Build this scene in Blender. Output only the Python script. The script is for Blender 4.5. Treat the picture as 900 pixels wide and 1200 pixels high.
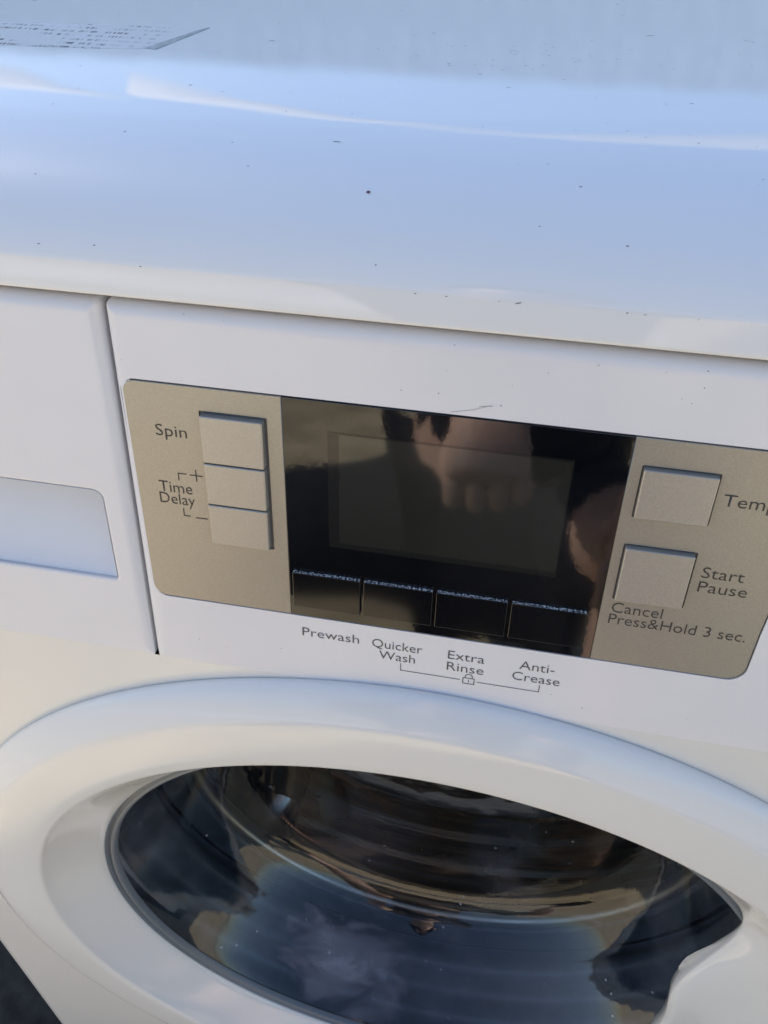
import bpy, bmesh, math, random
from math import sin, cos, pi, radians as R
from mathutils import Vector, Matrix

# ------------------------------------------------------------------ camera, light, exposure
S = bpy.context.scene
for o in list(bpy.data.objects):
    bpy.data.objects.remove(o)
C = S.collection

cam_d = bpy.data.cameras.new('camera')
cam = bpy.data.objects.new('camera', cam_d); C.objects.link(cam)
right = Vector((0.98075, 0.19519, -0.0058)); up = Vector((-0.12786, 0.66437, 0.73639)); fwd = Vector((-0.14759, 0.72147, -0.67653))
m = Matrix((right, up, -fwd)).transposed().to_4x4(); m.translation = (0.02265, -0.19047, 0.94043)
cam.matrix_world = m
cam_d.sensor_fit = 'VERTICAL'; cam_d.sensor_height = 36; cam_d.lens = 1030/1200*36
cam_d.clip_start = 0.01; cam_d.clip_end = 3000
S.camera = cam

SUN_EL, SUN_AZ = 43.0, -65.0          # degrees; azimuth from +Y towards +X: the sun stands to the left
W = bpy.data.worlds.new('World'); S.world = W; W.use_nodes = True
wn = W.node_tree.nodes; wl = W.node_tree.links
bg = wn['Background']; sky = wn.new('ShaderNodeTexSky'); sky.sky_type = 'NISHITA'
sky.sun_disc = False; sky.sun_elevation = R(SUN_EL); sky.sun_rotation = R(SUN_AZ)
sky.altitude = 50; sky.air_density = 1.0; sky.dust_density = 1.0; sky.ozone_density = 2.0
wl.new(sky.outputs[0], bg.inputs[0]); bg.inputs[1].default_value = 0.12
sd = bpy.data.lights.new('sun', 'SUN'); sd.energy = 5.0; sd.angle = R(0.5); sd.color = (1, .93, .82)
sun = bpy.data.objects.new('sun', sd); C.objects.link(sun)
sun.rotation_euler = Vector((sin(R(SUN_AZ))*cos(R(SUN_EL)), cos(R(SUN_AZ))*cos(R(SUN_EL)), sin(R(SUN_EL)))).to_track_quat('Z', 'Y').to_euler()
S.render.engine = 'CYCLES'
S.view_settings.view_transform = 'Standard'; S.view_settings.look = 'None'
S.view_settings.exposure = 1.05; S.view_settings.gamma = 1
S.view_settings.use_curve_mapping = False
S.cycles.max_bounces = 10; S.cycles.transparent_max_bounces = 12

# ------------------------------------------------------------------ helpers
rnd = random.Random(7)
def sm(a, b, x):
    t = max(0, min(1, (x-a)/(b-a))); return t*t*(3-2*t)

def mat(name, col, rough=.4, metal=0., spec=.5, coat=0., bump=None, noise=None, rvar=None):
    """principled material; noise=(scale, amount) colour variation, bump=(scale, strength), rvar=(scale, amount)"""
    M = bpy.data.materials.new(name); M.use_nodes = True
    N = M.node_tree.nodes; L = M.node_tree.links; b = N['Principled BSDF']
    b.inputs['Base Color'].default_value = (*col, 1); b.inputs['Roughness'].default_value = rough
    b.inputs['Metallic'].default_value = metal; b.inputs['Specular IOR Level'].default_value = spec
    b.inputs['Coat Weight'].default_value = coat; b.inputs['Coat Roughness'].default_value = .05
    tc = N.new('ShaderNodeTexCoord')
    def nz(scale, detail=4):
        t = N.new('ShaderNodeTexNoise'); t.inputs['Scale'].default_value = scale; t.inputs['Detail'].default_value = detail
        L.new(tc.outputs['Object'], t.inputs['Vector']); return t
    if noise:
        t = nz(noise[0]); r = N.new('ShaderNodeMapRange'); r.inputs['From Min'].default_value = .3; r.inputs['From Max'].default_value = .7
        r.inputs['To Min'].default_value = 1-noise[1]; r.inputs['To Max'].default_value = 1+noise[1]
        L.new(t.outputs['Fac'], r.inputs['Value'])
        mx = N.new('ShaderNodeVectorMath'); mx.operation = 'SCALE'; mx.inputs[0].default_value = col
        L.new(r.outputs[0], mx.inputs['Scale']); L.new(mx.outputs[0], b.inputs['Base Color'])
    if rvar:
        t = nz(rvar[0], 6); r = N.new('ShaderNodeMapRange'); r.inputs['From Min'].default_value = .3; r.inputs['From Max'].default_value = .7
        r.inputs['To Min'].default_value = rough; r.inputs['To Max'].default_value = rough+rvar[1]
        L.new(t.outputs['Fac'], r.inputs['Value']); L.new(r.outputs[0], b.inputs['Roughness'])
    if bump:
        t = nz(bump[0]); bp = N.new('ShaderNodeBump'); bp.inputs['Strength'].default_value = bump[1]; bp.inputs['Distance'].default_value = .001
        L.new(t.outputs['Fac'], bp.inputs['Height']); L.new(bp.outputs[0], b.inputs['Normal'])
    return M

def link(name, bm, mats, parent=None, smooth=None, normals=True):
    if normals: bmesh.ops.recalc_face_normals(bm, faces=bm.faces)
    me = bpy.data.meshes.new(name); bm.to_mesh(me); bm.free()
    for mm in (mats if isinstance(mats, (list, tuple)) else [mats]): me.materials.append(mm)
    if smooth is not None:
        for p in me.polygons: p.use_smooth = smooth
    o = bpy.data.objects.new(name, me); C.objects.link(o)
    if parent: o.parent = parent
    return o

def empty(name, loc=(0, 0, 0), parent=None):
    o = bpy.data.objects.new(name, None); C.objects.link(o); o.location = loc
    o.empty_display_size = .05
    if parent: o.parent = parent
    return o

def tag(o, label=None, cat=None, kind=None, group=None):
    if label: o['label'] = label
    if cat: o['category'] = cat
    if kind: o['kind'] = kind
    if group: o['group'] = group
    return o

def rrect(x0, z0, x1, z1, r, n=6):
    """rounded rectangle, list of (x, z); r one radius or four (tl, tr, br, bl)"""
    if not isinstance(r, (tuple, list)): r = (r,)*4
    tl, tr, br, bl = r; P = []
    for cx, cz, rr, a0 in ((x0+tl, z1-tl, tl, pi), (x1-tr, z1-tr, tr, pi/2), (x1-br, z0+br, br, 0), (x0+bl, z0+bl, bl, -pi/2)):
        if rr < 1e-6: P.append((cx, cz)); continue
        for k in range(n+1):
            a = a0-k*pi/2/n; P.append((cx+rr*cos(a), cz+rr*sin(a)))
    return P

def inset(P, d):
    """offset a clockwise closed polyline inwards by d"""
    n = len(P); out = []
    for i in range(n):
        a = Vector(P[i-1]); b = Vector(P[i]); c = Vector(P[(i+1) % n])
        e1 = (b-a).normalized(); e2 = (c-b).normalized()
        n1 = Vector((e1.y, -e1.x)); n2 = Vector((e2.y, -e2.x)); nn = n1+n2
        nn = nn/max(nn.length_squared, .3)*2 if nn.length > 1e-6 else n1
        out.append(tuple(b+nn*d*(1 if True else 0)))
    return out

def shrink(x0, z0, x1, z1, r):
    return lambda d: rrect(x0+d, z0+d, x1-d, z1-d, [max(q-d, .00008) for q in r])

def slab(bm, outer, holes=(), y=0., r=.001, steps=4, depth=.004, hole_depth=None, mi_edge=0, hole_r=0.):
    """plate whose front lies at local y, facing -y: rounded outer edge, real holes with walls"""
    def ring(P, yy): return [bm.verts.new((p[0], yy, p[1])) for p in P]
    def bridge(A, B, smooth):
        n = len(A)
        for i in range(n):
            f = bm.faces.new((A[i], A[(i+1) % n], B[(i+1) % n], B[i])); f.smooth = smooth; f.material_index = mi_edge
    fn = outer if callable(outer) else (lambda d: inset(outer, d))
    prev = ring(fn(0), y+depth); cur = ring(fn(0), y+r); bridge(prev, cur, False)
    for k in range(1, steps+1):
        a = k/steps*pi/2
        nx = ring(fn(r*(1-cos(a))), y+r-r*sin(a)); bridge(cur, nx, True); cur = nx
    if r > .001:
        nx = ring(fn(r+.0012), y); bridge(cur, nx, True); cur = nx
    edges = []
    def loop_edges(V):
        for i in range(len(V)):
            e = bm.edges.get((V[i], V[(i+1) % len(V)]))
            edges.append(e or bm.edges.new((V[i], V[(i+1) % len(V)])))
    loop_edges(cur)
    for H in holes:
        V = ring(inset(H, -hole_r) if hole_r else H, y)
        c2 = V
        if hole_r:
            for k in range(1, 4):
                a = k/3*pi/2
                nx = ring(inset(H, -hole_r*(1-sin(a))), y+hole_r*(1-cos(a))); bridge(c2, nx, True); c2 = nx
        V2 = ring(H, y+(hole_depth or depth)); bridge(c2, V2, False)
        loop_edges(V)
    bmesh.ops.triangle_fill(bm, use_beauty=True, use_dissolve=False, edges=edges, normal=(0, -1, 0))

def lathe(bm, prof, n=128, smooth=True, a0=0., a1=2*pi):
    """prof: list of (r, d); axis along -y (d is distance towards the viewer)"""
    full = abs(a1-a0-2*pi) < 1e-6; cnt = n if full else n+1
    rings = []
    for r, d in prof:
        if r < 1e-6: rings.append([bm.verts.new((0, -d, 0))]); continue
        rings.append([bm.verts.new((r*cos(a0+(a1-a0)*k/n), -d, r*sin(a0+(a1-a0)*k/n))) for k in range(cnt)])
    for A, B in zip(rings, rings[1:]):
        for k in range(n):
            k2 = (k+1) % cnt
            if len(A) == 1: f = bm.faces.new((A[0], B[k], B[k2]))
            elif len(B) == 1: f = bm.faces.new((A[k], A[k2], B[0]))
            else: f = bm.faces.new((A[k], A[k2], B[k2], B[k]))
            f.smooth = smooth
    return rings

def box(bm, x0, y0, z0, x1, y1, z1):
    v = [bm.verts.new(p) for p in ((x0,y0,z0),(x1,y0,z0),(x1,y1,z0),(x0,y1,z0),(x0,y0,z1),(x1,y0,z1),(x1,y1,z1),(x0,y1,z1))]
    for q in ((0,1,2,3),(4,5,6,7),(0,1,5,4),(1,2,6,5),(2,3,7,6),(3,0,4,7)): bm.faces.new([v[i] for i in q])
    return v

# ------------------------------------------------------------------ materials
M_lid = mat('white_enamel_lid', (.80, .80, .79), .02, spec=.55, rvar=(25, .035), noise=(9, .01), bump=(900, .006))
M_body = mat('white_enamel', (.79, .77, .725), .14, spec=.5, noise=(6, .01), bump=(700, .02), rvar=(30, .03))
M_panel = mat('white_plastic', (.80, .775, .77), .18, spec=.5, noise=(40, .012), bump=(1500, .03), rvar=(300, .02))
M_door = mat('white_door_plastic', (.79, .775, .74), .05, spec=.5, noise=(12, .015), bump=(900, .02), rvar=(50, .06))
M_trim = mat('champagne_paint', (.365, .345, .295), .30, metal=.5, noise=(2500, .10), bump=(3000, .05))
M_button = mat('champagne_button', (.425, .405, .36), .32, metal=.5, noise=(2500, .10), bump=(2500, .06))
M_gap = mat('dark_gap', (.02, .022, .026), .5)
M_groove = mat('grey_groove', (.13, .125, .12), .45)
M_black = mat('black_gloss', (.003, .0035, .005), .04, spec=.75, bump=(260, .01))
M_lcd = mat('lcd_glass', (.022, .022, .018), .045, spec=.75)
M_lcd_edge = mat('lcd_edge', (.013, .013, .012), .05, spec=.55)
M_print = mat('grey_print', (.09, .085, .08), .6)
M_print2 = mat('brown_print', (.055, .048, .038), .6)
M_rubber = mat('gasket_rubber', (.085, .093, .105), .34, noise=(40, .35), bump=(300, .2))
M_seal = mat('grey_seal', (.16, .18, .20), .35)
M_steel = mat('drum_steel', (.44, .40, .34), .17, metal=1., rvar=(20, .15))
M_lip = mat('drum_lip_steel', (.52, .47, .40), .30, metal=1., rvar=(30, .2))
M_dirt = mat('dirt', (.13, .13, .14), .8, noise=(500, .6))
M_dirt2 = mat('red_brown_spot', (.16, .07, .09), .7)

# black button: dusty top ledge
def dusty(name, base, dust, scale, lo, hi):
    M = mat(name, base, .3); N = M.node_tree.nodes; L = M.node_tree.links; b = N['Principled BSDF']
    tc = N.new('ShaderNodeTexCoord'); t = N.new('ShaderNodeTexNoise'); t.inputs['Scale'].default_value = scale; t.inputs['Detail'].default_value = 6; t.inputs['Roughness'].default_value = .75
    L.new(tc.outputs['Object'], t.inputs['Vector'])
    r = N.new('ShaderNodeMapRange'); r.inputs['From Min'].default_value = lo; r.inputs['From Max'].default_value = hi
    L.new(t.outputs['Fac'], r.inputs['Value'])
    mx = N.new('ShaderNodeMix'); mx.data_type = 'RGBA'; mx.inputs[6].default_value = (*base, 1); mx.inputs[7].default_value = (*dust, 1)
    L.new(r.outputs[0], mx.inputs[0]); L.new(mx.outputs[2], b.inputs['Base Color'])
    mr = N.new('ShaderNodeMapRange'); mr.inputs['To Min'].default_value = .25; mr.inputs['To Max'].default_value = .8
    L.new(r.outputs[0], mr.inputs['Value']); L.new(mr.outputs[0], b.inputs['Roughness'])
    return M
M_dust = dusty('dusty_black_ledge', (.006, .007, .01), (.85, .84, .80), 1500, .49, .56)
M_blackbtn = mat('black_button', (.003, .0035, .005), .07, spec=.55)
M_ledge = dusty('dusty_champagne_ledge', (.30, .28, .24), (.75, .75, .75), 1700, .66, .72)

# window glass: thin clear pane that mirrors and lightly tints, with lint specks
PAINTED_GLINT = (-0.055, 0.031, -0.147)
def glass():
    M = bpy.data.materials.new('bowl_glass'); M.use_nodes = True; N = M.node_tree.nodes; L = M.node_tree.links
    N.remove(N['Principled BSDF']); out = N['Material Output']
    tr = N.new('ShaderNodeBsdfTransparent'); tr.inputs[0].default_value = (.84, .87, .88, 1)
    gl = N.new('ShaderNodeBsdfGlossy'); gl.inputs['Roughness'].default_value = .035; gl.inputs[0].default_value = (1, 1, 1, 1)
    tc = N.new('ShaderNodeTexCoord'); nz = N.new('ShaderNodeTexNoise'); nz.inputs['Scale'].default_value = 22; nz.inputs['Detail'].default_value = 3
    L.new(tc.outputs['Object'], nz.inputs['Vector'])
    bp = N.new('ShaderNodeBump'); bp.inputs['Strength'].default_value = .12; bp.inputs['Distance'].default_value = .004
    L.new(nz.outputs['Fac'], bp.inputs['Height']); L.new(bp.outputs[0], gl.inputs['Normal'])
    fr = N.new('ShaderNodeFresnel'); fr.inputs['IOR'].default_value = 1.58
    mx = N.new('ShaderNodeMixShader'); L.new(fr.outputs[0], mx.inputs[0]); L.new(tr.outputs[0], mx.inputs[1]); L.new(gl.outputs[0], mx.inputs[2])
    # smears and lint
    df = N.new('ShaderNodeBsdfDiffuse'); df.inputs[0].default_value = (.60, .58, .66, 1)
    n2 = N.new('ShaderNodeTexNoise'); n2.inputs['Scale'].default_value = 14; n2.inputs['Detail'].default_value = 8; n2.inputs['Roughness'].default_value = .7
    L.new(tc.outputs['Object'], n2.inputs['Vector'])
    r2 = N.new('ShaderNodeMapRange'); r2.inputs['From Min'].default_value = .5; r2.inputs['From Max'].default_value = .85; r2.inputs['To Min'].default_value = .006; r2.inputs['To Max'].default_value = .15
    L.new(n2.outputs['Fac'], r2.inputs['Value'])
    vo = N.new('ShaderNodeTexVoronoi'); vo.inputs['Scale'].default_value = 110; L.new(tc.outputs['Object'], vo.inputs['Vector'])
    r3 = N.new('ShaderNodeMapRange'); r3.inputs['From Min'].default_value = .13; r3.inputs['From Max'].default_value = .06; r3.inputs['To Max'].default_value = .5
    L.new(vo.outputs['Distance'], r3.inputs['Value'])
    n3 = N.new('ShaderNodeTexNoise'); n3.inputs['Scale'].default_value = 30; L.new(tc.outputs['Object'], n3.inputs['Vector'])
    r4 = N.new('ShaderNodeMapRange'); r4.inputs['From Min'].default_value = .56; r4.inputs['From Max'].default_value = .6; L.new(n3.outputs['Fac'], r4.inputs['Value'])
    mu = N.new('ShaderNodeMath'); mu.operation = 'MULTIPLY'; L.new(r3.outputs[0], mu.inputs[0]); L.new(r4.outputs[0], mu.inputs[1])
    ad = N.new('ShaderNodeMath'); ad.operation = 'ADD'; ad.use_clamp = True; L.new(r2.outputs[0], ad.inputs[0]); L.new(mu.outputs[0], ad.inputs[1])
    # lilac-white reflection painted into the glass colour, low on the bowl
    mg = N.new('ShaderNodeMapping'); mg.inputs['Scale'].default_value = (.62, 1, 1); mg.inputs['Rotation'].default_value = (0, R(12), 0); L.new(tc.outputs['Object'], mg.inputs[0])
    sv = Matrix.Rotation(R(12), 3, 'Y') @ Vector((PAINTED_GLINT[0]*.62, PAINTED_GLINT[1], PAINTED_GLINT[2]))
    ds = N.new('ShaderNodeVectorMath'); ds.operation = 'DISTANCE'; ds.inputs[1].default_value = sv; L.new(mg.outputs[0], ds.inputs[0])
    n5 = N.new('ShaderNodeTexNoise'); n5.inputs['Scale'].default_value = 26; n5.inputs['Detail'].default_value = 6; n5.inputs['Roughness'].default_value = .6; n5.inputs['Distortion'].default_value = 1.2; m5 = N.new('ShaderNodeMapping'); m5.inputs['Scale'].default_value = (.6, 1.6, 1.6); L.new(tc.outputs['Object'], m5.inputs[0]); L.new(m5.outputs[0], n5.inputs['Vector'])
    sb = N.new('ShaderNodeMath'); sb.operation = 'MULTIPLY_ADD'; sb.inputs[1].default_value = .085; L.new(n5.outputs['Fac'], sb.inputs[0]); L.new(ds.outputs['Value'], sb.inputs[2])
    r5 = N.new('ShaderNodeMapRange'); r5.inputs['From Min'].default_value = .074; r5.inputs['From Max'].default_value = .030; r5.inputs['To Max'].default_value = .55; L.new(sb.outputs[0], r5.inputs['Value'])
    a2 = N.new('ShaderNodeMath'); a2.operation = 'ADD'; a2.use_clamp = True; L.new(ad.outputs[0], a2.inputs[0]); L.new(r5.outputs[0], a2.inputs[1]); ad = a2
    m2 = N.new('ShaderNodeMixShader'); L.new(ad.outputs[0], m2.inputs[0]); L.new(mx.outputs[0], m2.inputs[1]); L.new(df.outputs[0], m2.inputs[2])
    L.new(m2.outputs[0], out.inputs[0]); return M
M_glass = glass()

# ------------------------------------------------------------------ setting
def sheet(name, x0, y0, x1, y1, z, M):
    bm = bmesh.new(); bm.faces.new([bm.verts.new(p) for p in ((x0,y0,z),(x1,y0,z),(x1,y1,z),(x0,y1,z))])
    return tag(link(name, bm, M), kind='structure')
M_lawn = mat('dry_lawn', (.50, .415, .275), .95, noise=(7, .30), bump=(60, 1.))
M_tar = mat('dark_asphalt', (.016, .016, .015), .95, noise=(45, .8), bump=(140, 1.))
sheet('ground', -1500, -1500, 1500, 1500, 0, M_lawn)
sheet('asphalt', -1.28, -.14, 2.2, 2.2, .004, M_tar)

# pale concrete path added unseen in front, for bright streaks mirrored in the lid's lip
bm = bmesh.new(); bm.faces.new([bm.verts.new(p) for p in ((-7, -3.3, .004), (.5, -2.9, .004), (.5, -3.7, .004), (-7, -4.3, .004))])
tag(link('streak_path', bm, mat('streak_path_concrete', (.68, .66, .61), .85, noise=(1.6, .25), bump=(60, .4))), kind='structure')
# added wall, out of view to the left: keeps the sun off the machine
bm = bmesh.new(); box(bm, -4.30, 1.55, 0, -4.05, 3.9, 5.4)
w = link('shade_wall', bm, mat('shade_wall_render', (.46, .42, .35), .9, noise=(5, .1), bump=(90, .5)))
tag(w, 'added unseen rendered wall that shades the washing machine from the left', 'wall')
bm = bmesh.new(); box(bm, -4.35, 1.53, 5.4, -4.0, 3.95, 5.47); link('shade_wall_coping', bm, mat('shade_wall_coping_concrete', (.38, .37, .35), .85, noise=(20, .1)), w)

# added board fence behind, unseen: mirrored as a darker band in the lid
fen = empty('mirrored_fence', (0, 4.0, 0)); tag(fen, 'added unseen blue grey board fence, there to be mirrored in the lid', 'fence')
M_mirrored_fence = mat('mirrored_fence_paint', (.50, .61, .66), .8, noise=(12, .2), bump=(80, .4))
bm = bmesh.new(); box(bm, -.0995, -.011, .05, .0995, .011, 1.97); bd = link('mirrored_fence_board', bm, M_mirrored_fence, fen)
for k in range(40):
    b = bd if k == 0 else bd.copy()
    if k: C.objects.link(b); b.parent = fen
    b.location = (-3.9+k*.2, 0, rnd.uniform(-.006, .006))
for z in (.4, 1.6):
    bm = bmesh.new(); box(bm, -4.0, .011, z-.04, 4.0, .05, z+.04); link('mirrored_fence_rail', bm, M_mirrored_fence, fen)

# added white sail, unseen beyond the fence; its sunlit strip is mirrored in the lid
sail = empty('streak_sail', (0, 5.0, 0)); tag(sail, 'added unseen white canvas sheet on posts, mirrored as a streak in the lid', 'added sail')
M_streak_sail = mat('streak_sail_canvas', (.62, .62, .62), .8, noise=(3, .04))
def streak_sail_strip(pts, name):
    bm = bmesh.new(); rows = []
    for x, z, h in pts:
        h *= 3.4; rows.append([bm.verts.new((x, -h*1.35*sin(k/4*1.15), z-h*k/4)) for k in range(5)])
    for A, B in zip(rows, rows[1:]):
        for k in range(4): f = bm.faces.new((A[k], B[k], B[k+1], A[k+1])); f.smooth = True
    return link(name, bm, M_streak_sail, sail)
streak_sail_strip([(-4.2, 2.52, .10), (-3.6, 2.53, .12), (-3.0, 2.57, .10), (-2.62, 2.62, .02)], 'canvas')  # added unseen sheet, mirrored as a streak in the lid
streak_sail_strip([(-2.55, 2.56, .03), (-2.3, 2.60, .12), (-1.8, 2.68, .11), (-1.2, 2.80, .07), (-.6, 2.87, .035), (-.2, 2.88, .04), (.3, 2.87, .08), (.9, 2.84, .13), (1.5, 2.81, .15), (2.2, 2.79, .15)], 'canvas')  # added unseen sheet, mirrored as a streak in the lid
for x, h in ((-4.25, 2.6), (2.25, 2.85)):
    bm = bmesh.new(); bmesh.ops.create_cone(bm, cap_ends=True, segments=12, radius1=.03, radius2=.03, depth=h, matrix=Matrix.Translation((x, .05, h/2))); link('streak_sail_post', bm, M_mirrored_fence, sail)

# ------------------------------------------------------------------ washing machine
HW = .2975; ZB = .672; ZC = .4209; TH = R(8.344)
WM = empty('washing_machine', (0, 0, 0))
tag(WM, 'white front loading washing machine with champagne button panel and round glass door', 'washing machine')

# cabinet -----------------------------------------------------------
bm = bmesh.new(); rc = .010
circ = [((.212)*cos(-2*pi*k/96), ZC+.212*sin(-2*pi*k/96)) for k in range(96)]
outer = rrect(-HW+rc, .022, HW-rc, ZB-.0001, 0.0005, 2)
E = []; V = [bm.verts.new((p[0], 0, p[1])) for p in outer]; E += [bm.edges.new((V[i-1], V[i])) for i in range(len(V))]
V = [bm.verts.new((p[0], 0, p[1])) for p in circ]; E += [bm.edges.new((V[i-1], V[i])) for i in range(len(V))]
V2 = [bm.verts.new((p[0], .03, p[1])) for p in circ]
for i in range(len(V)): bm.faces.new((V[i-1], V[i], V2[i], V2[i-1]))
bmesh.ops.triangle_fill(bm, use_beauty=True, edges=E, normal=(0, -1, 0))
for s in (-1, 1):
    prof = [(s*(HW-rc+rc*sin(a)), rc-rc*cos(a)) for a in [k*pi/12 for k in range(7)]]
    prev = None
    for x, y in prof:
        c = (bm.verts.new((x, y, .022)), bm.verts.new((x, y, ZB-.0001)))
        if prev: f = bm.faces.new((prev[0], c[0], c[1], prev[1])); f.smooth = True
        prev = c
    a = [bm.verts.new(p) for p in ((s*HW, rc, .022), (s*HW, .55, .022), (s*HW, .55, .815), (s*HW, .024, .815), (s*HW, rc, ZB-.0001))]; bm.faces.new(a)
bm.faces.new([bm.verts.new(p) for p in ((-HW, .55, .022), (HW, .55, .022), (HW, .55, .815), (-HW, .55, .815))])
bm.faces.new([bm.verts.new(p) for p in ((-HW, .012, .022), (HW, .012, .022), (HW, .55, .022), (-HW, .55, .022))])
link('cabinet', bm, M_body, WM)
for sx in (-.25, .25):
    for sy in (.05, .5):
        bm = bmesh.new(); bmesh.ops.create_cone(bm, cap_ends=True, segments=20, radius1=.022, radius2=.018, depth=.024, matrix=Matrix.Translation((sx, sy, .012)))
        link('foot', bm, M_rubber, WM)

# lid ---------------------------------------------------------------
LZ0 = .8147; LZ1 = .8445; LY = .0185
LPROF = [(0., LZ0+.0010)]           # (y - LY, z) of the rounded front, built by its slope along the arc
_s = 0.; _y = 0.; _z = LZ0+.0010
_k = [(0, 7), (.0085, 9), (.0100, 27), (.024, 54), (.040, 74), (.056, 84), (.072, 88.5), (.090, 90)]
while _s < .0899:
    for (s0, a0), (s1, a1) in zip(_k, _k[1:]):
        if s0 <= _s <= s1: _a = R(a0+(a1-a0)*(_s-s0)/(s1-s0))
    _y += .0002*sin(_a); _z += .0002*cos(_a); _s += .0002; LPROF.append((_y, _z))
LRUN = LPROF[-1][0]; LZ1 = LPROF[-1][1]
def lid_z(x, y):
    """height of the lid's skin above its front edge, from y = LY backwards"""
    t = y-LY
    if t >= LPROF[-1][0]: z = LPROF[-1][1]
    else:
        lo, hi = 0, len(LPROF)-1
        while hi-lo > 1:
            md = (lo+hi)//2
            if LPROF[md][0] <= t: lo = md
            else: hi = md
        (a0, z0), (a1, z1) = LPROF[lo], LPROF[hi]; z = z0+(z1-z0)*(t-a0)/(a1-a0)
    # gentle pressing across the lid and a shallow dent line
    z += -.00004*sm(.10, .14, y)
    c = .072+.020*sin(7*x+.9)+.006*sin(21*x)
    amp = .00005*(.35+.65*abs(sin(9*x+.5)))
    z += amp*math.exp(-((y-c)/.006)**2)
    return z
bm = bmesh.new()
ys = [LY+LPROF[i][0] for i in list(range(0, 60, 3))+list(range(60, len(LPROF)-4, 7))] + [LY+LRUN+.2*k/110 for k in range(111)] + [.30, .36, .42, .50, .545]
xs = [-.299+.598*k/150 for k in range(151)]
rows = []
# underside lip and vertical front band first
for yy, zz in ((LY+.012, LZ0-.0002), (LY+.0020, LZ0-.0002), (LY+.0006, LZ0+.0002)):
    rows.append([bm.verts.new((x, yy, zz)) for x in xs])
for y in ys: rows.append([bm.verts.new((x, y, lid_z(x, y))) for x in xs])
for A, B in zip(rows, rows[1:]):
    for k in range(len(xs)-1): f = bm.faces.new((A[k], A[k+1], B[k+1], B[k])); f.smooth = True
for k in (0, len(xs)-1):       # side skirts
    c = [r[k] for r in rows[1:]]
    d = [bm.verts.new((v.co.x, v.co.y, LZ0)) for v in c]
    for i in range(len(c)-1): bm.faces.new((c[i], c[i+1], d[i+1], d[i]))
lid = link('lid', bm, M_lid, WM)

# worn warning sticker on the lid
def sticker_mat():
    M = mat('sticker_paper', (.55, .57, .57), .75, spec=.3); N = M.node_tree.nodes; L = M.node_tree.links; b = N['Principled BSDF']
    tc = N.new('ShaderNodeTexCoord'); sp = N.new('ShaderNodeSeparateXYZ'); L.new(tc.outputs['Object'], sp.inputs[0])
    # rows of tiny print worn away in blotches: lines along x
    mp = N.new('ShaderNodeMapping'); mp.inputs['Scale'].default_value = (900, 60, 1); L.new(tc.outputs['Object'], mp.inputs[0])
    n = N.new('ShaderNodeTexNoise'); n.inputs['Scale'].default_value = 1; n.inputs['Detail'].default_value = 2; L.new(mp.outputs[0], n.inputs['Vector'])
    mu = N.new('ShaderNodeMath'); mu.operation = 'MULTIPLY'; mu.inputs[1].default_value = 2*pi/.0052; L.new(sp.outputs['Y'], mu.inputs[0])
    si = N.new('ShaderNodeMath'); si.operation = 'SINE'; L.new(mu.outputs[0], si.inputs[0])
    g1 = N.new('ShaderNodeMapRange'); g1.inputs['From Min'].default_value = -.1; g1.inputs['From Max'].default_value = .5; L.new(si.outputs[0], g1.inputs['Value'])
    g2 = N.new('ShaderNodeMapRange'); g2.inputs['From Min'].default_value = .50; g2.inputs['From Max'].default_value = .55; L.new(n.outputs['Fac'], g2.inputs['Value'])
    w = N.new('ShaderNodeTexNoise'); w.inputs['Scale'].default_value = 45; w.inputs['Detail'].default_value = 5; L.new(tc.outputs['Object'], w.inputs['Vector'])
    g3 = N.new('ShaderNodeMapRange'); g3.inputs['From Min'].default_value = .42; g3.inputs['From Max'].default_value = .5; L.new(w.outputs['Fac'], g3.inputs['Value'])
    g4 = N.new('ShaderNodeMapRange'); g4.inputs['From Min'].default_value = -.128; g4.inputs['From Max'].default_value = -.150; L.new(sp.outputs['X'], g4.inputs['Value'])
    p = None
    for g in (g2, g3, g4):
        k = N.new('ShaderNodeMath'); k.operation = 'MULTIPLY'; L.new((p or g1).outputs[0], k.inputs[0]); L.new(g.outputs[0], k.inputs[1]); p = k
    mx = N.new('ShaderNodeMix'); mx.data_type = 'RGBA'; mx.inputs[6].default_value = (.74, .73, .70, 1); mx.inputs[7].default_value = (.22, .22, .22, 1)
    L.new(p.outputs[0], mx.inputs[0])
    m2 = N.new('ShaderNodeMix'); m2.data_type = 'RGBA'; m2.inputs[7].default_value = (.76, .76, .75, 1); L.new(mx.outputs[2], m2.inputs[6])
    g5 = N.new('ShaderNodeMapRange'); g5.inputs['From Min'].default_value = .55; g5.inputs['From Max'].default_value = .66; g5.inputs['To Max'].default_value = .8; L.new(w.outputs['Fac'], g5.inputs['Value'])
    L.new(g5.outputs[0], m2.inputs[0]); L.new(m2.outputs[2], b.inputs['Base Color']); return M
bm = bmesh.new()
zt = LZ1+.00006
edge = [(-0.2811, 0.161), (-0.2484, 0.1644), (-0.2047, 0.1651), (-0.1813, 0.1668), (-0.1525, 0.1682), (-0.1212, 0.1708), (-0.1201, 0.1687), (-0.1276, 0.1514), (-0.131, 0.1404), (-0.1391, 0.1382), (-0.1525, 0.137), (-0.1886, 0.1346), (-0.2293, 0.1318), (-0.2811, 0.1284)]
def leaf(bm, P, z):
    T = [bm.verts.new((x, y, z)) for x, y in P]; B_ = [bm.verts.new((x, y, z-.0006)) for x, y in P]; bm.faces.new(T)
    for i in range(len(P)): bm.faces.new((T[i-1], T[i], B_[i], B_[i-1]))
leaf(bm, edge, zt); st = link('warning_sticker', bm, sticker_mat(), lid)
st['label'] = 'worn paper sticker with faded small print'
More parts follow.
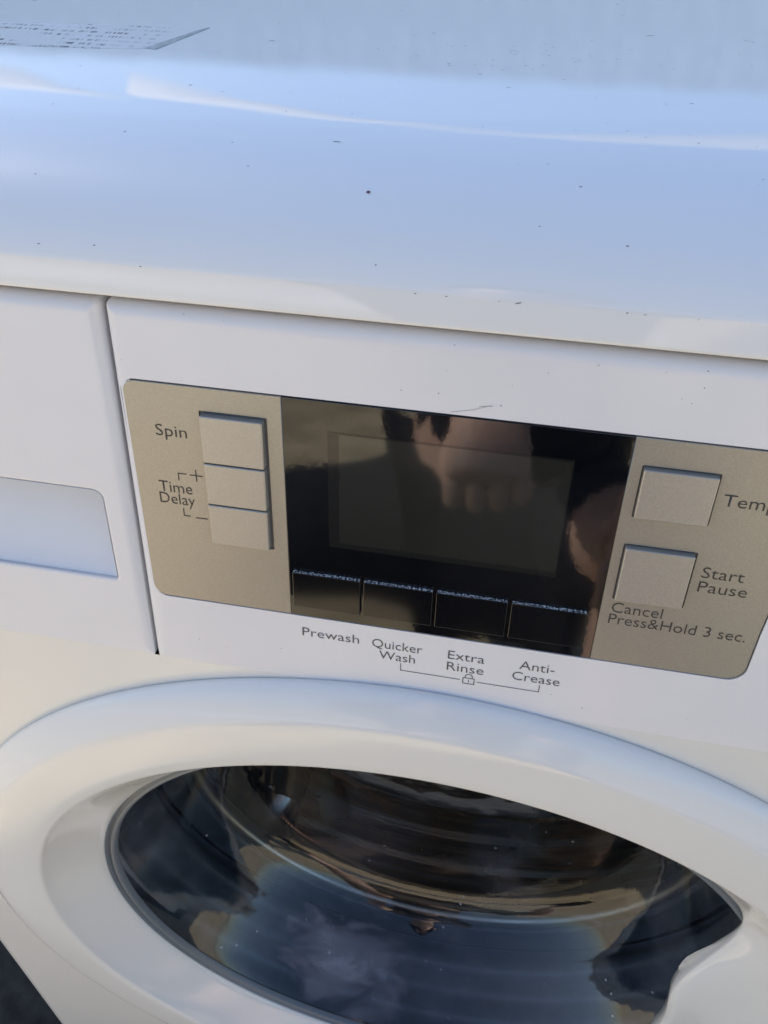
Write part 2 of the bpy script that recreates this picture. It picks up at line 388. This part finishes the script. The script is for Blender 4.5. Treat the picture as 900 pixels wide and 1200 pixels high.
bm = bmesh.new(); leaf(bm, [(-0.1338, 0.1399), (-0.129, 0.1394), (-0.1194, 0.1708), (-0.1223, 0.1673)], zt+.0001)
pc = link('peeled_corner', bm, mat('sticker_back', (.40, .42, .41), .6, noise=(300, .3)), lid)

# dirt specks on the lid: (x, y, length mm, angle)
SPECKS = [(-0.2086,0.199,0.00399,-0.29),(-0.1637,0.1857,0.00157,-0.01),(-0.0945,0.1821,0.00118,-0.17),(-0.0901,0.1578,0.0047,0.04),(-0.1556,0.1362,0.00145,0.06),(-0.171,0.1356,0.00144,-0.44),(-0.1476,0.1158,0.0014,-0.49),(-0.1018,0.1024,0.00178,0.25),(-0.0891,0.0978,0.00118,-0.27),(-0.1371,0.0926,0.00101,-0.29),(-0.1386,0.0771,0.0011,0.4),(-0.1072,0.0607,0.00107,-0.08),(-0.0728,0.0586,0.00107,0.25),(-0.0425,0.0634,0.00404,-0.07),(-0.0645,0.0471,0.00096,0.08),(-0.126,0.0379,0.00091,-0.36),(-0.1203,0.0215,0.00098,0.07),(-0.1034,0.022,0.00099,0.28),(-0.0895,0.0198,0.00099,-0.03),(-0.0227,0.0228,0.00091,0.17),(-0.0539,0.1248,0.00125,0.1),(-0.0428,0.0851,0.00085,-0.44),(-0.0635,0.0836,0.00114,0.18),(0.035,0.256,0.00185,0.03),(-0.0503,0.2095,0.00147,-0.23),(-0.0319,0.1785,0.00276,-0.47),(-0.0202,0.1386,0.00127,0.28),(-0.0085,0.1311,0.00217,-0.07),(0.0023,0.1185,0.00239,0.15),(0.006,0.1432,0.00189,0.29),(0.037,0.1566,0.0012,0.14),(0.0493,0.1892,0.00636,0.33),(0.0839,0.1884,0.00153,-0.14),(0.0865,0.1866,0.00121,0.22),(0.08,0.1695,0.00147,-0.1),(0.037,0.2343,0.00247,0.34),(0.0391,0.217,0.00136,0.29),(0.0603,0.1131,0.00209,-0.41),(0.0524,0.1108,0.00105,-0.38),(0.0604,0.0788,0.00129,-0.3),(0.0404,0.0847,0.00099,0.37),(0.0255,0.0827,0.00075,-0.11),(0.0189,0.0585,0.00095,0.06),(0.0285,0.0487,0.00136,-0.23),(0.0191,0.0339,0.00089,-0.04),(0.042,0.0307,0.00118,-0.15),(-0.0018,0.0806,0.00083,-0.18),(0.0761,0.0582,0.00086,0.03),(-0.0015,0.137,0.00148,0.03),(0.0278,0.1785,0.00127,0.31),(-0.0113,0.0186,0.00091,0.11),(0.0163,0.0187,0.00267,0.34),(0.0442,0.0185,0.00108,0.27),(0.062,0.0191,0.00062,0.39),(0.0487,0.0186,0.00085,0.1),(0.0111,0.0194,0.00067,-0.35),(-0.0029,0.0189,0.0009,0.27)]
bm = bmesh.new()
def speck(bm, x, y, l, ang, wd=None, lift=.00012):
    wd = wd or min(max(.0002, l*.38), .00036); n = 8; vs = []
    for k in range(n):
        a = 2*pi*k/n; px = l*.5*cos(a)*rnd.uniform(.75, 1.1); py = wd*.5*sin(a)*rnd.uniform(.75, 1.1)
        dY = (px*sin(ang)+py*cos(ang)); sl = (lid_z(x, y+.0004)-lid_z(x, max(y-.0004, LY)))/.0008 if y > LY+.0004 else 7.
        X = x+px*cos(ang)-py*sin(ang); Y = max(y, LY+.0012)+dY/math.sqrt(1+sl*sl)
        vs.append(bm.verts.new((X, Y-(lift if sl > .3 else 0), lid_z(X, max(Y, LY+.0005))+lift)))
    bm.faces.new(vs)
for x, y, l, a in SPECKS: speck(bm, x, y, l*.8, a)
for k in range(120):
    x = rnd.uniform(-.28, .28); y = rnd.uniform(.05, .40); speck(bm, x, y, rnd.uniform(.0003, .0007), rnd.uniform(-.6, .6))
for k in range(45):      # the scuffed patch
    x = rnd.gauss(.01, .03); y = rnd.gauss(.155, .012); speck(bm, x, y, rnd.uniform(.0005, .0014), rnd.uniform(-.3, .3), .0003)
tag(link('dirt_specks', bm, M_dirt, lid), kind='stuff')
bm = bmesh.new(); speck(bm, *(-0.0282, 0.0404),   .0013, .3, .0011); link('paint_spot', bm, M_dirt2, lid)

# control panel -------------------------------------------------------
# local frame: x as the world, z up along the leaning panel from the bend, -y outwards
MM = .001
def X(px): return (px-52.0)*MM
def Z(pz): return (pz+116.6)*MM
CP_T = .1440
cp_root = dict(loc=(0, -.0002, ZB), rot=(-TH, 0, 0))
PX0, PX1 = X(-52.9), HW-.001
plate_o = None
def plate_outline(g=0.):
    """outline of the whole champagne/black plate (clockwise seen from the front)"""
    L = rrect(X(-50.2)-g, Z(-85.2)-g, X(100), Z(.3)+g, (.0040+g, 0, 0, .0050+g))
    left_top = L[:7]; left_bot = L[9:]
    right = [(X(157.2)+g, Z(.3)+g-.004), (X(157.0)+g, Z(-20)), (X(156.0)+g, Z(-45)), (X(154.9)+g, Z(-65))]
    cr = [(X(154.6)+g-.006+.006*cos(a), Z(-85.2)-g+.006+.006*sin(a)) for a in [-k*pi/2/6 for k in range(7)]]
    tr = [(X(157.2)+g-.004+.004*cos(a), Z(.3)+g-.004+.004*sin(a)) for a in [pi/2-k*pi/2/6 for k in range(7)]]
    return left_top+tr+right[1:]+cr+left_bot
bm = bmesh.new()
slab(bm, shrink(PX0, -.0003, PX1, CP_T-.0026, (.0020, .003, .001, .001)), [plate_outline(.00055)], 0, .0042, 7, .02, .0016)
def soft_bottom(bm):
    for v in bm.verts:
        if v.co.z < .0056 and v.co.y < .0044: v.co.y *= .06
soft_bottom(bm)
cp = link('control_panel', bm, M_panel, WM); cp.location = cp_root['loc']; cp.rotation_euler = cp_root['rot']
# grey bed of the groove round the plate
bm = bmesh.new(); E = []
V = [bm.verts.new((p[0], .0006, p[1])) for p in plate_outline(.0011)]; bm.faces.new(V); link('plate_seal', bm, M_groove, cp)

# champagne plate, left and right of the black window
XL, XR = X(.9), X(105.3)
po = plate_outline()
left_part = [p for p in po if p[0] < X(50)]
# left outline, clockwise from the bottom-left: keep order, cut straight at XL
lt = [p for p in po[:7]]; lb = po[-(len(po)-7-7-3-7):] if False else [p for p in po if p[0] < X(20)][7:]
lo = lt+[(XL, Z(.3)), (XL, Z(-85.2))]+lb
ro_pts = [p for p in po if p[0] > X(110)]
ro = [(XR, Z(.3))]+ro_pts+[(XR, Z(-85.2))]
colh = rrect(X(-25.9), Z(-57.8), X(-3.9), Z(-7.6), .0004, 2)
bm = bmesh.new(); slab(bm, lo, [colh], -.0001, .0002, 2, .0018, .004); tp = link('trim_plate', bm, M_trim, cp)
temph = rrect(X(108.6), Z(-26.6), X(130.8), Z(-8.5), .0004, 2); starth = rrect(X(108.2), Z(-58.4), X(130.2), Z(-36.5), .0004, 2)
bm = bmesh.new(); slab(bm, ro, [temph, starth], -.0001, .0002, 2, .0018, .004); link('trim_plate', bm, M_trim, cp)
# wells behind the buttons
for (a, b, c, d) in ((-27, -59, -2.9, -6.5), (107.5, -27.6, 131.8, -7.5), (107.2, -59.4, 131.2, -35.5)):
    bm = bmesh.new(); bm.faces.new([bm.verts.new((X(x), .0036, Z(z))) for x, z in ((a, b), (c, b), (c, d), (a, d))]); link('button_well', bm, M_gap, cp)
# buttons
def button(x0, z0, x1, z1, out, label, mats=(M_button, M_ledge), name='push_button', r=.0004, ledge=.0):
    bm = bmesh.new()
    P = rrect(X(x0), Z(z0), X(x1), Z(z1), .0005, 3)
    slab(bm, P, (), -out, r, 3, out+.003)
    for f in bm.faces:
        f.normal_update()
    o = link(name, bm, list(mats), cp)
    for p in o.data.polygons:
        if p.normal.z > .8: p.material_index = 1
    if label: o['label'] = label
    return o
button(-25.3, -25.3, -5.0, -8.6, .0021, 'spin button')
button(-25.3, -41.1, -5.0, -25.8, .0021, 'time delay plus button')
button(-25.3, -57.3, -5.0, -41.6, .0021, 'time delay minus button')
button(109.1, -26.1, 130.2, -9.2, .0018, 'temp button')
button(108.8, -57.9, 129.5, -37.3, .0018, 'start pause button')

# black window
bm = bmesh.new(); slab(bm, [(XL+.00008, Z(-85.2)), (XL+.00008, Z(.3)), (XR-.00008, Z(.3)), (XR-.00008, Z(-85.2))], (), -.00016, .00015, 2, .0018)
link('display_window', bm, M_black, cp)
bm = bmesh.new(); bm.faces.new([bm.verts.new((X(x), -.00022, Z(z))) for x, z in ((15.2, -53.2), (89.6, -53.2), (89.6, -9.6), (15.2, -9.6))]); link('screen_border', bm, M_lcd_edge, cp)
bm = bmesh.new(); bm.faces.new([bm.verts.new((X(x), -.00028, Z(z))) for x, z in ((18.8, -51.0), (89.2, -51.0), (89.2, -10.2), (18.8, -10.2))]); lc = link('lcd_screen', bm, M_lcd, cp)
lc['label'] = 'blank switched off display screen'
for x0, x1, nm in ((2.4, 26.2, 'prewash'), (27.2, 51.0, 'quicker wash'), (52.0, 75.9, 'extra rinse'), (77.0, 101.6, 'anti-crease')):
    button(x0, -80.2, x1, -65.2, .0016, nm+' touch bar', (M_blackbtn, M_dust), 'option_button', .0003)

# printed lettering -------------------------------------------------
def cap_height():
    cu = bpy.data.curves.new('t', 'FONT'); cu.body = 'H'; cu.size = 1
    ob = bpy.data.objects.new('t', cu); C.objects.link(ob)
    dg = bpy.context.evaluated_depsgraph_get(); dg.update()
    me = bpy.data.meshes.new_from_object(ob.evaluated_get(dg)); bpy.data.objects.remove(ob)
    return max(v.co.y for v in me.vertices)
CAPH = cap_height()
def lettering(text, x0, z0, x1, cap, M, y=-.00022, name='lettering', cap_char=None, thin=-.007):
    cu = bpy.data.curves.new('t', 'FONT'); cu.body = text; cu.size = 1; cu.offset = thin; cu.resolution_u = 3
    ob = bpy.data.objects.new('t', cu); C.objects.link(ob)
    dg = bpy.context.evaluated_depsgraph_get(); dg.update()
    me = bpy.data.meshes.new_from_object(ob.evaluated_get(dg)); bpy.data.objects.remove(ob)
    xs_ = [v.co.x for v in me.vertices]; a, b = min(xs_), max(xs_)
    sx = (x1-x0)*MM/(b-a); sz = cap*MM/CAPH
    for v in me.vertices:
        v.co = (X(x0)+(v.co.x-a)*sx, y, Z(z0)+v.co.y*sz)
    me.materials.clear(); me.materials.append(M)
    o = bpy.data.objects.new(name, me); C.objects.link(o); o.parent = cp
    o['label'] = 'printed text '+text
    return o
def strokes(name, segs, w, M, y=-.00022, label=None):
    bm = bmesh.new()
    for k, ((xa, za), (xb, zb)) in enumerate(segs):
        d = Vector((xb-xa, zb-za)); d.normalize(); n = Vector((-d.y, d.x))*w*.5; e = d*w*.5*.98
        yy = y-(.00001*(k % 3))
        bm.faces.new([bm.verts.new((X(px), yy, Z(pz))) for px, pz in ((xa-e.x+n.x, za-e.y+n.y), (xb+e.x+n.x, zb+e.y+n.y), (xb+e.x-n.x, zb+e.y-n.y), (xa-e.x-n.x, za-e.y-n.y))])
    o = link(name, bm, M, cp)
    if label: o['label'] = label
    return o
P2 = M_print2; P1 = M_print
lettering('Spin', -41.1, -18.2, -30.7, 4.1, P2)
lettering('Time', -42.6, -39.6, -31.1, 4.2, P2)
lettering('Delay', -42.9, -44.2, -30.6, 4.2, P2)
strokes('bracket', [((-35.3, -34.4), (-35.3, -31.8)), ((-35.3, -31.8), (-32.6, -31.8))], .32, P2)
strokes('plus_sign', [((-31.2, -31.9), (-27.0, -31.9)), ((-29.1, -29.8), (-29.1, -34.0))], .34, P2)
strokes('bracket', [((-35.0, -45.7), (-35.0, -48.5)), ((-35.0, -48.5), (-32.9, -48.5))], .32, P2)
strokes('minus_sign', [((-30.7, -48.8), (-26.9, -48.8))], .34, P2)
lettering('Temp.', 132.9, -19.0, 149.4, 4.1, P2)
lettering('Start', 132.8, -45.5, 145.3, 4.1, P2)
lettering('Pause', 132.8, -51.0, 147.4, 4.1, P2)
lettering('Cancel', 108.7, -63.9, 124.6, 4.1, P2)
lettering('Press&Hold 3 sec.', 108.5, -68.7, 151.3, 4.1, P2)
lettering('Prewash', 4.8, -94.8, 25.6, 3.9, P1, -.00012)
lettering('Quicker', 30.4, -95.1, 48.4, 3.9, P1, -.00012)
lettering('Wash', 33.0, -100.3, 46.0, 3.9, P1, -.00012)
lettering('Extra', 57.6, -95.3, 70.4, 3.9, P1, -.00012)
lettering('Rinse', 57.5, -100.7, 70.5, 3.9, P1, -.00012)
lettering('Anti-', 82.6, -95.0, 94.6, 3.9, P1, -.00012)
lettering('Crease', 80.6, -100.4, 97.0, 3.9, P1, -.00012)
strokes('bracket', [((41.0, -101.2), (41.0, -104.5)), ((41.0, -104.5), (62.4, -104.5))], .28, P1, -.00012)
strokes('bracket', [((68.7, -104.6), (90.4, -104.6)), ((90.4, -104.6), (90.4, -101.4))], .28, P1, -.00012)
sg = [((63.6, -106.0), (67.6, -106.0)), ((63.6, -106.0), (63.6, -103.3)), ((67.6, -106.0), (67.6, -103.3)), ((63.6, -103.3), (67.6, -103.3)), ((65.6, -104.2), (65.6, -105.1))]
arc = [(65.6+1.25*cos(a), -102.6+1.25*sin(a)) for a in [pi*k/8 for k in range(9)]]
sg += [((64.35, -103.3), (64.35, -102.6)), ((66.85, -103.3), (66.85, -102.6))]+list(zip(arc, arc[1:]))
strokes('lock_symbol', sg, .3, P1, -.00012, 'small padlock symbol')

# scratches on the fascia above the display
strokes('scratch', [((52.3, 1.6), (58.5, 3.0)), ((58.5, 3.0), (63.6, 5.0)), ((60.4, 4.4), (64.2, 4.9))], .16, mat('scuff_grey', (.42, .41, .40), .7), -.00012)
bm = bmesh.new()
for k in range(26):
    x = X(rnd.uniform(-50, 150)); z = Z(rnd.choice((rnd.uniform(3, 25), rnd.uniform(-112, -87)))); r0 = rnd.uniform(.00008, .0002)
    bm.faces.new([bm.verts.new((x+r0*1.3*cos(a), -.0001, z+r0*sin(a))) for a in [2*pi*i/7 for i in range(7)]])
tag(link('dirt_specks', bm, M_dirt, cp), kind='stuff')

# detergent drawer ---------------------------------------------------
DX0, DX1 = -HW+.001, X(-54.5)
bm = bmesh.new()
scoop = rrect(X(-214), Z(-81.4), X(-64.4), Z(-43.4), (.003, .0035, .0012, .0012), 5)
slab(bm, shrink(DX0, -.0003, DX1, CP_T-.0026, (.003, .0020, .001, .001)), [scoop], 0, .0042, 7, .02, .0002, hole_r=.0013)
soft_bottom(bm)
# the scooped hand grip: its floor slopes outwards and up to the light
n = 14; pr = []
x0_, x1_ = X(-214), X(-64.4)
for k in range(n+1):
    t = k/n; z = Z(-81.4)+t*(38.0+5)*MM
    y = .0014+.0150*(t**.8)
    pr.append((y, z))
rows = [[bm.verts.new((x, y, z)) for x in (x0_, x0_+.003, x1_-.003, x1_)] for y, z in pr]
for A, B in zip(rows, rows[1:]):
    for k in range(3): f = bm.faces.new((A[k], A[k+1], B[k+1], B[k])); f.smooth = True
for s in (0, 3):
    c = [r[s] for r in rows]; d = [bm.verts.new((v.co.x, .0013, v.co.z)) for v in c]
    for i in range(n):
        if i == 0: bm.faces.new((c[0], c[1], d[1]))
        else: bm.faces.new((c[i], c[i+1], d[i+1], d[i]))
dr = link('detergent_drawer', bm, M_panel, WM); dr.location = cp_root['loc']; dr.rotation_euler = cp_root['rot']
# shaded backing behind the seams
M_back = mat('shaded_plastic', (.42, .43, .45), .5)
for x0, z0, x1, z1 in ((X(-60), 0, X(-47), CP_T+.004), (-HW+.004, CP_T-.008, HW-.004, CP_T+.004)):
    bm = bmesh.new(); bm.faces.new([bm.verts.new(p) for p in ((x0, .0105, z0), (x1, .0105, z0), (x1, .0105+.0002*(z0 > 0), z1), (x0, .0105, z1))])
    bk = link('fascia_backing', bm, M_gap if z0 > 0 else M_back, WM); bk.location = cp_root['loc']; bk.rotation_euler = cp_root['rot']

# door ---------------------------------------------------------------
DK = 1.08; DLOC = (-.0018, .0152, .4209)      # door, gasket and drum share one axis
door = empty('door', DLOC, WM); door.scale = (DK,)*3
bm = bmesh.new()
ring = [(.2150, .0004), (.2190, .0025), (.2250, .0065), (.2310, .0105), (.2348, .0130), (.2364, .0146), (.2366, .0158), (.2360, .0170), (.2348, .0184), (.2330, .0199), (.2308, .0214), (.2284, .0228), (.2262, .0239), (.2252, .02435), (.2243, .0247), (.2234, .0249), (.2222, .0250)]
ring += [(.2222-(.2222-.1975)*k/5, .0250-.0006*(k/5)**2) for k in range(1, 6)]+[(.1964, .0241), (.1955, .0235), (.1950, .0229)]
lathe(bm, ring, 192); link('door_ring', bm, M_door, door)
# funnel and grip: inner edge follows the bulge of the hand grip on the right
def gap(a, lo, hi, w): return sm(lo-w, lo+w, a)*(1-sm(hi-w, hi+w, a))
def bulge(a):
    pts = [(-60, 0), (-45, 0), (-36, .20), (-27, .62), (-17, .88), (-5, .95), (5, 1), (11, 1), (17, .90), (22, .72), (26, .47), (29, .22), (32, .06), (35, 0), (60, 0)]
    if a <= -60 or a >= 60: return 0.
    for (a0, b0), (a1, b1) in zip(pts, pts[1:]):
        if a0 <= a <= a1:
            t = (a-a0)/(a1-a0); return b0+(b1-b0)*t
N = 288; bm = bmesh.new(); angs = [-180+360*k/N for k in range(N)]
B = [bulge(a) for a in angs]
for _ in range(9): B = [(B[i-1]+2*B[i]+B[(i+1) % N])/4 for i in range(N)]
rows = []; M_ = 16
for j in range(M_+1):
    t = j/M_; row = []
    for a, b in zip(angs, B):
        ri = .1725-.0455*b; di = .0035+.0105*b; rr = .1950+(ri-.1950)*t
        d = .0229+(di-.0229)*(t**.9)
        d -= b*.0050*sin(pi*min(1, t))**1.0          # the dished grip
        if j == M_: d -= .0004
        row.append(bm.verts.new((rr*cos(R(a)), -d, rr*sin(R(a)))))
    rows.append(row)
for ex, dd in ((-.0006, -.0012), (.0006, -.0030), (.0035, -.0050)):        # lip rolls back
    row = []
    for a, b in zip(angs, B):
        ri = .1725-.0455*b; di = .0035+.0105*b
        row.append(bm.verts.new(((ri+ex)*cos(R(a)), -(di+dd-.006*b*(ex > 0)), (ri+ex)*sin(R(a)))))
    rows.append(row)
for A, Bq in zip(rows, rows[1:]):
    for k in range(N): f = bm.faces.new((A[k], A[(k+1) % N], Bq[(k+1) % N], Bq[k])); f.smooth = True
link('door_funnel', bm, M_door, door)
# pocket behind the grip
bm = bmesh.new(); rows = []
for j in range(9):
    t = j/8; row = []
    for k in range(41):
        a = -44+84*k/40; b = max(0, cos(R(a+2)*pi/2/R(42)))**.6
        ri = .1735-.0425*bulge(a)-.0050*math.exp(-((a-21)/7)**2)
        rr = ri+(.1725-ri)*t if ri < .1725 else ri
        row.append(bm.verts.new((rr*cos(R(a)), -(.0085*b-.002-.012*t*b), rr*sin(R(a)))))
    rows.append(row)
for A, Bq in zip(rows, rows[1:]):
    for k in range(40): f = bm.faces.new((A[k], A[k+1], Bq[k+1], Bq[k])); f.smooth = True
link('grip_pocket', bm, M_door, door)
# grey sealing bead round the glass
bm = bmesh.new()
lathe(bm, [(r+.0143, d-.0147) for r, d in ((.1600, .0150), (.1585, .0172), (.1572, .0168), (.1565, .0145), (.1558, .0140), (.1550, .0158), (.1535, .0163), (.1524, .0152), (.1520, .0125))], 192)
link('glass_seal', bm, M_seal, door)
bm = bmesh.new()
bowl = [(.1688, -.0010), (.1668, -.003), (.1648, -.009), (.1610, -.019), (.1565, -.033), (.1510, -.049), (.1450, -.063), (.1380, -.073), (.1290, -.0795), (.1170, -.083), (.097, -.085), (.06, -.0862), (.02, -.0866), (0, -.0867)]
lathe(bm, bowl, 160)
bmesh.ops.recalc_face_normals(bm, faces=bm.faces); bm.normal_update(); bm.faces.ensure_lookup_table()
if sum(f.normal.y*f.calc_area() for f in bm.faces) > 0: bmesh.ops.reverse_faces(bm, faces=bm.faces)
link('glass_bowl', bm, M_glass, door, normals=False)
# back frame of the door
bm = bmesh.new(); lathe(bm, [(.2150, .0006), (.196, .0004), (.185, -.002), (.1740, -.001)], 128); link('door_frame', bm, M_seal, door)

# gasket and drum -----------------------------------------------------
gk = empty('gasket', DLOC, WM); gk.scale = (DK,)*3
def gprof():
    P = []
    for k in range(61):
        t = k/60; d = -.002-.070*t; r = .1850-.008*t+.0050*sin(t*pi*4.4+.5)+.003*sin(t*pi*2.3)
        P.append((r, d))
    return P
bm = bmesh.new(); lathe(bm, gprof(), 128); link('bellows', bm, M_rubber, gk)
bm = bmesh.new(); lathe(bm, [(.1790, -.071), (.1690, -.0735), (.1640, -.0745), (.1615, -.0740), (.1605, -.0760), (.1620, -.080), (.179, -.088)], 160); link('inner_lip', bm, M_rubber, gk)
dm = empty('drum', DLOC, WM); dm.scale = (DK,)*3
bm = bmesh.new(); lathe(bm, [(.1620, -.0790), (.1600, -.0775), (.1575, -.0775), (.1555, -.0790), (.1545, -.0815), (.1550, -.085), (.1585, -.090), (.170, -.096), (.200, -.100), (.228, -.103), (.236, -.110)], 160); link('drum_lip', bm, M_lip, dm)
bm = bmesh.new()
wall = [(.236, -.110)]
for k in range(1, 40):
    wall.append((.236-.0045*(k % 5 == 2)-.002*(k % 5 in (1, 3)), -.110-.215*k/40))
wall += [(.236, -.325), (.226, -.334), (.12, -.330), (0, -.326)]
lathe(bm, wall, 128); link('drum_wall', bm, M_steel, dm)
for k in range(3):
    bm = bmesh.new(); a = R(100+120*k)
    pr = []
    for j in range(13):
        u = -1+2*j/12; pr.append((u*.034, .236-.048*(cos(u*pi/2))**.8))
    for d0, d1, s0, s1 in ((-.115, -.14, .55, 1), (-.14, -.29, 1, 1), (-.29, -.32, 1, .6)):
        A = [bm.verts.new((p[0], -d0, .236+(p[1]-.236)*s0)) for p in pr]; Bv = [bm.verts.new((p[0], -d1, .236+(p[1]-.236)*s1)) for p in pr]
        for j in range(12): f = bm.faces.new((A[j], A[j+1], Bv[j+1], Bv[j])); f.smooth = True
    bmesh.ops.rotate(bm, verts=bm.verts, cent=(0, 0, 0), matrix=Matrix.Rotation(a, 3, 'Y'))
    link('drum_lifter', bm, M_steel, dm)
# dark tub closes the space round the drum
bm = bmesh.new(); lathe(bm, [(.1850, -.0005), (.1935, -.001), (.1935, -.05), (.25, -.08), (.25, -.35), (0, -.35)], 64); link('tub', bm, M_gap, dm)

# ------------------------------------------------------------------ the photographer, mirrored in the black window
M_skin = mat('skin', (.72, .48, .38), .5, noise=(30, .08))
M_cloth = mat('dark_cloth', (.016, .018, .026), .85, noise=(60, .3), bump=(400, .5))
M_hair = mat('dark_hair', (.02, .014, .01), .5)
M_shoe = mat('shoe_black', (.02, .02, .022), .6)
def skin(name, verts, edges, rad, M, parent, root=0, lev=2):
    me = bpy.data.meshes.new(name); me.from_pydata(verts, edges, []); o = bpy.data.objects.new(name, me); C.objects.link(o)
    md = o.modifiers.new('skin', 'SKIN'); md.use_smooth_shade = True
    for i, r in enumerate(rad):
        sv = me.skin_vertices[0].data[i]; sv.radius = (r, r) if not isinstance(r, tuple) else r; sv.use_root = (i == root)
    ss = o.modifiers.new('sub', 'SUBSURF'); ss.levels = lev; ss.render_levels = lev
    me.materials.append(M)
    if parent: o.parent = parent
    return o
man = empty('person', (0, -.75, 0))
tag(man, 'person in dark top and shorts crouching in front of the machine with one hand lowered', 'person')
def off(v): return (v[0], v[1]+.75, v[2])
# one continuous body: 0 pelvis 1 waist 2 chest 3 neck 4 head ...
BV = [(0,-.88,.32),(0,-.86,.54),(0,-.78,.80),(0,-.73,.98),(0,-.69,1.06),(0,-.665,1.16),(0,-.66,1.25),
      (.17,-.77,.93),(.25,-.62,.76),(.17,-.50,.62),(.145,-.47,.575),
      (-.17,-.77,.93),(-.20,-.58,.79),(-.05,-.53,.665),(-.012,-.50,.625),
      (.11,-.86,.32),(.165,-.53,.49),(.17,-.62,.28),(.17,-.68,.09),(.175,-.56,.04),
      (-.11,-.86,.30),(-.40,-.70,.33),(-.36,-.76,.20),(-.33,-.78,.09),(-.37,-.67,.04)]
BE = [(0,1),(1,2),(2,3),(3,4),(4,5),(5,6),(2,7),(7,8),(8,9),(9,10),(2,11),(11,12),(12,13),(13,14),(0,15),(15,16),(16,17),(17,18),(18,19),(0,20),(20,21),(21,22),(22,23),(23,24)]
BR = [.13,.125,.135,.065,.07,.088,.07,.062,.044,.032,.028,.062,.044,.032,.028,.09,.060,.056,.042,.036,.09,.060,.056,.042,.036]
skin('body', [off(v) for v in BV], BE, BR, M_skin, man)
# T-shirt and shorts over it
TV = [(0,-.88,.37),(0,-.86,.54),(0,-.78,.80),(0,-.745,.935),(.17,-.77,.93),(.225,-.665,.81),(-.17,-.77,.93),(-.20,-.58,.79),(-.055,-.535,.67),(-.009,-.480,.606)]
skin('shirt', [off(v) for v in TV], [(0,1),(1,2),(2,3),(2,4),(4,5),(2,6),(6,7),(7,8),(8,9)], [.145,.142,.152,.088,.076,.062,.076,.058,.052,.050], M_cloth, man)
SV = [(0,-.89,.32),(.11,-.86,.32),(.152,-.61,.45),(-.11,-.86,.30),(-.36,-.72,.325)]
skin('shorts', [off(v) for v in SV], [(0,1),(1,2),(0,3),(3,4)], [.145,.108,.088,.108,.088], M_cloth, man)
for sx, x, dy in ((1, .175, 0), (-1, -.355, -.09)):
    skin('shoe', [off((x-.02*sx*(sx < 0), -.71+dy, .05)), off((x, -.62+dy, .045)), off((x+.005*sx, -.50+dy, .035))], [(0,1),(1,2)], [.045,.046,.036], M_shoe, man)
def hand(w, d, sp, nrm, s, curl):
    """hand from wrist w, pointing along d, fingers spread along sp, palm faces nrm"""
    w, d, sp, nrm = map(Vector, (w, d, sp, nrm))
    V = [w, w+d*.045, w+d*.085]; E = [(0,1),(1,2)]; Rr = [.027, (.040,.024), (.043,.021)]
    skin('palm', [off(v) for v in V], E, Rr, M_skin, man, 1)
    for k, (ln, o_) in enumerate(((.072, -.030), (.082, -.010), (.077, .010), (.060, .029))):
        p = w+d*.075+sp*o_; pts = [p]; a = 0
        for f, q in ((.36, .45), (.36, .9), (.28, .8)):
            a += curl*q; pts.append(pts[-1]+(d*cos(a)+nrm*sin(a))*ln*f)
        skin('finger', [off(v) for v in pts], [(0,1),(1,2),(2,3)], [.0105,.0095,.0085,.0075], M_skin, man)
    p = w+d*.03-sp*.022*s; pts = [p, p+(d*.8-sp*.45*s+nrm*.4).normalized()*.035, p+(d*.8-sp*.45*s+nrm*.4).normalized()*.035+(d*.9+sp*.35*s+nrm*.5).normalized()*.030]
    skin('thumb', [off(v) for v in pts], [(0,1),(1,2)], [.013,.011,.009], M_skin, man)
hand((-.012,-.50,.622), Vector((.08,.75,-.62)).normalized(), Vector((1,0,.12)).normalized(), Vector((.05,-.62,-.77)).normalized(), 1, 1.7)
hand((.145,-.47,.575), Vector((-.05,.25,-1)).normalized(), Vector((1,0,0)), Vector((0,-1,-.2)).normalized(), 1, .5)
# head: hair cap, ears, nose, eyes
hc = off((0, -.655, 1.21))
bm = bmesh.new(); bmesh.ops.create_uvsphere(bm, u_segments=24, v_segments=14, radius=.104)
bmesh.ops.scale(bm, vec=(.86, 1.0, 1.02), verts=bm.verts)
bmesh.ops.delete(bm, geom=[v for v in bm.verts if v.co.z < -.01 and v.co.y > -.02 or v.co.z < -.06 or (v.co.y > .05 and v.co.z < .045)], context='VERTS')
h = link('hair', bm, M_hair, man, True); h.location = hc
skin('nose', [(hc[0], hc[1]+.085, hc[2]-.01), (hc[0], hc[1]+.102, hc[2]-.045)], [(0,1)], [.008,.013], M_skin, man)
for sx in (-1, 1):
    bm = bmesh.new(); bmesh.ops.create_uvsphere(bm, u_segments=12, v_segments=8, radius=.011); e = link('eye', bm, mat('eye_white', (.6, .58, .55), .2), man, True); e.location = (hc[0]+sx*.032, hc[1]+.082, hc[2]-.008)
    bm = bmesh.new(); bmesh.ops.create_uvsphere(bm, u_segments=12, v_segments=8, radius=.028); bmesh.ops.scale(bm, vec=(.35, .7, 1.1), verts=bm.verts); e = link('ear', bm, M_skin, man, True); e.location = (hc[0]+sx*.088, hc[1]-.005, hc[2]-.03)
bm = bmesh.new(); bmesh.ops.create_uvsphere(bm, u_segments=12, v_segments=8, radius=.02); bmesh.ops.scale(bm, vec=(1.2, .4, .35), verts=bm.verts); e = link('mouth', bm, mat('lips', (.42, .18, .15), .5), man, True); e.location = (hc[0], hc[1]+.083, hc[2]-.078)
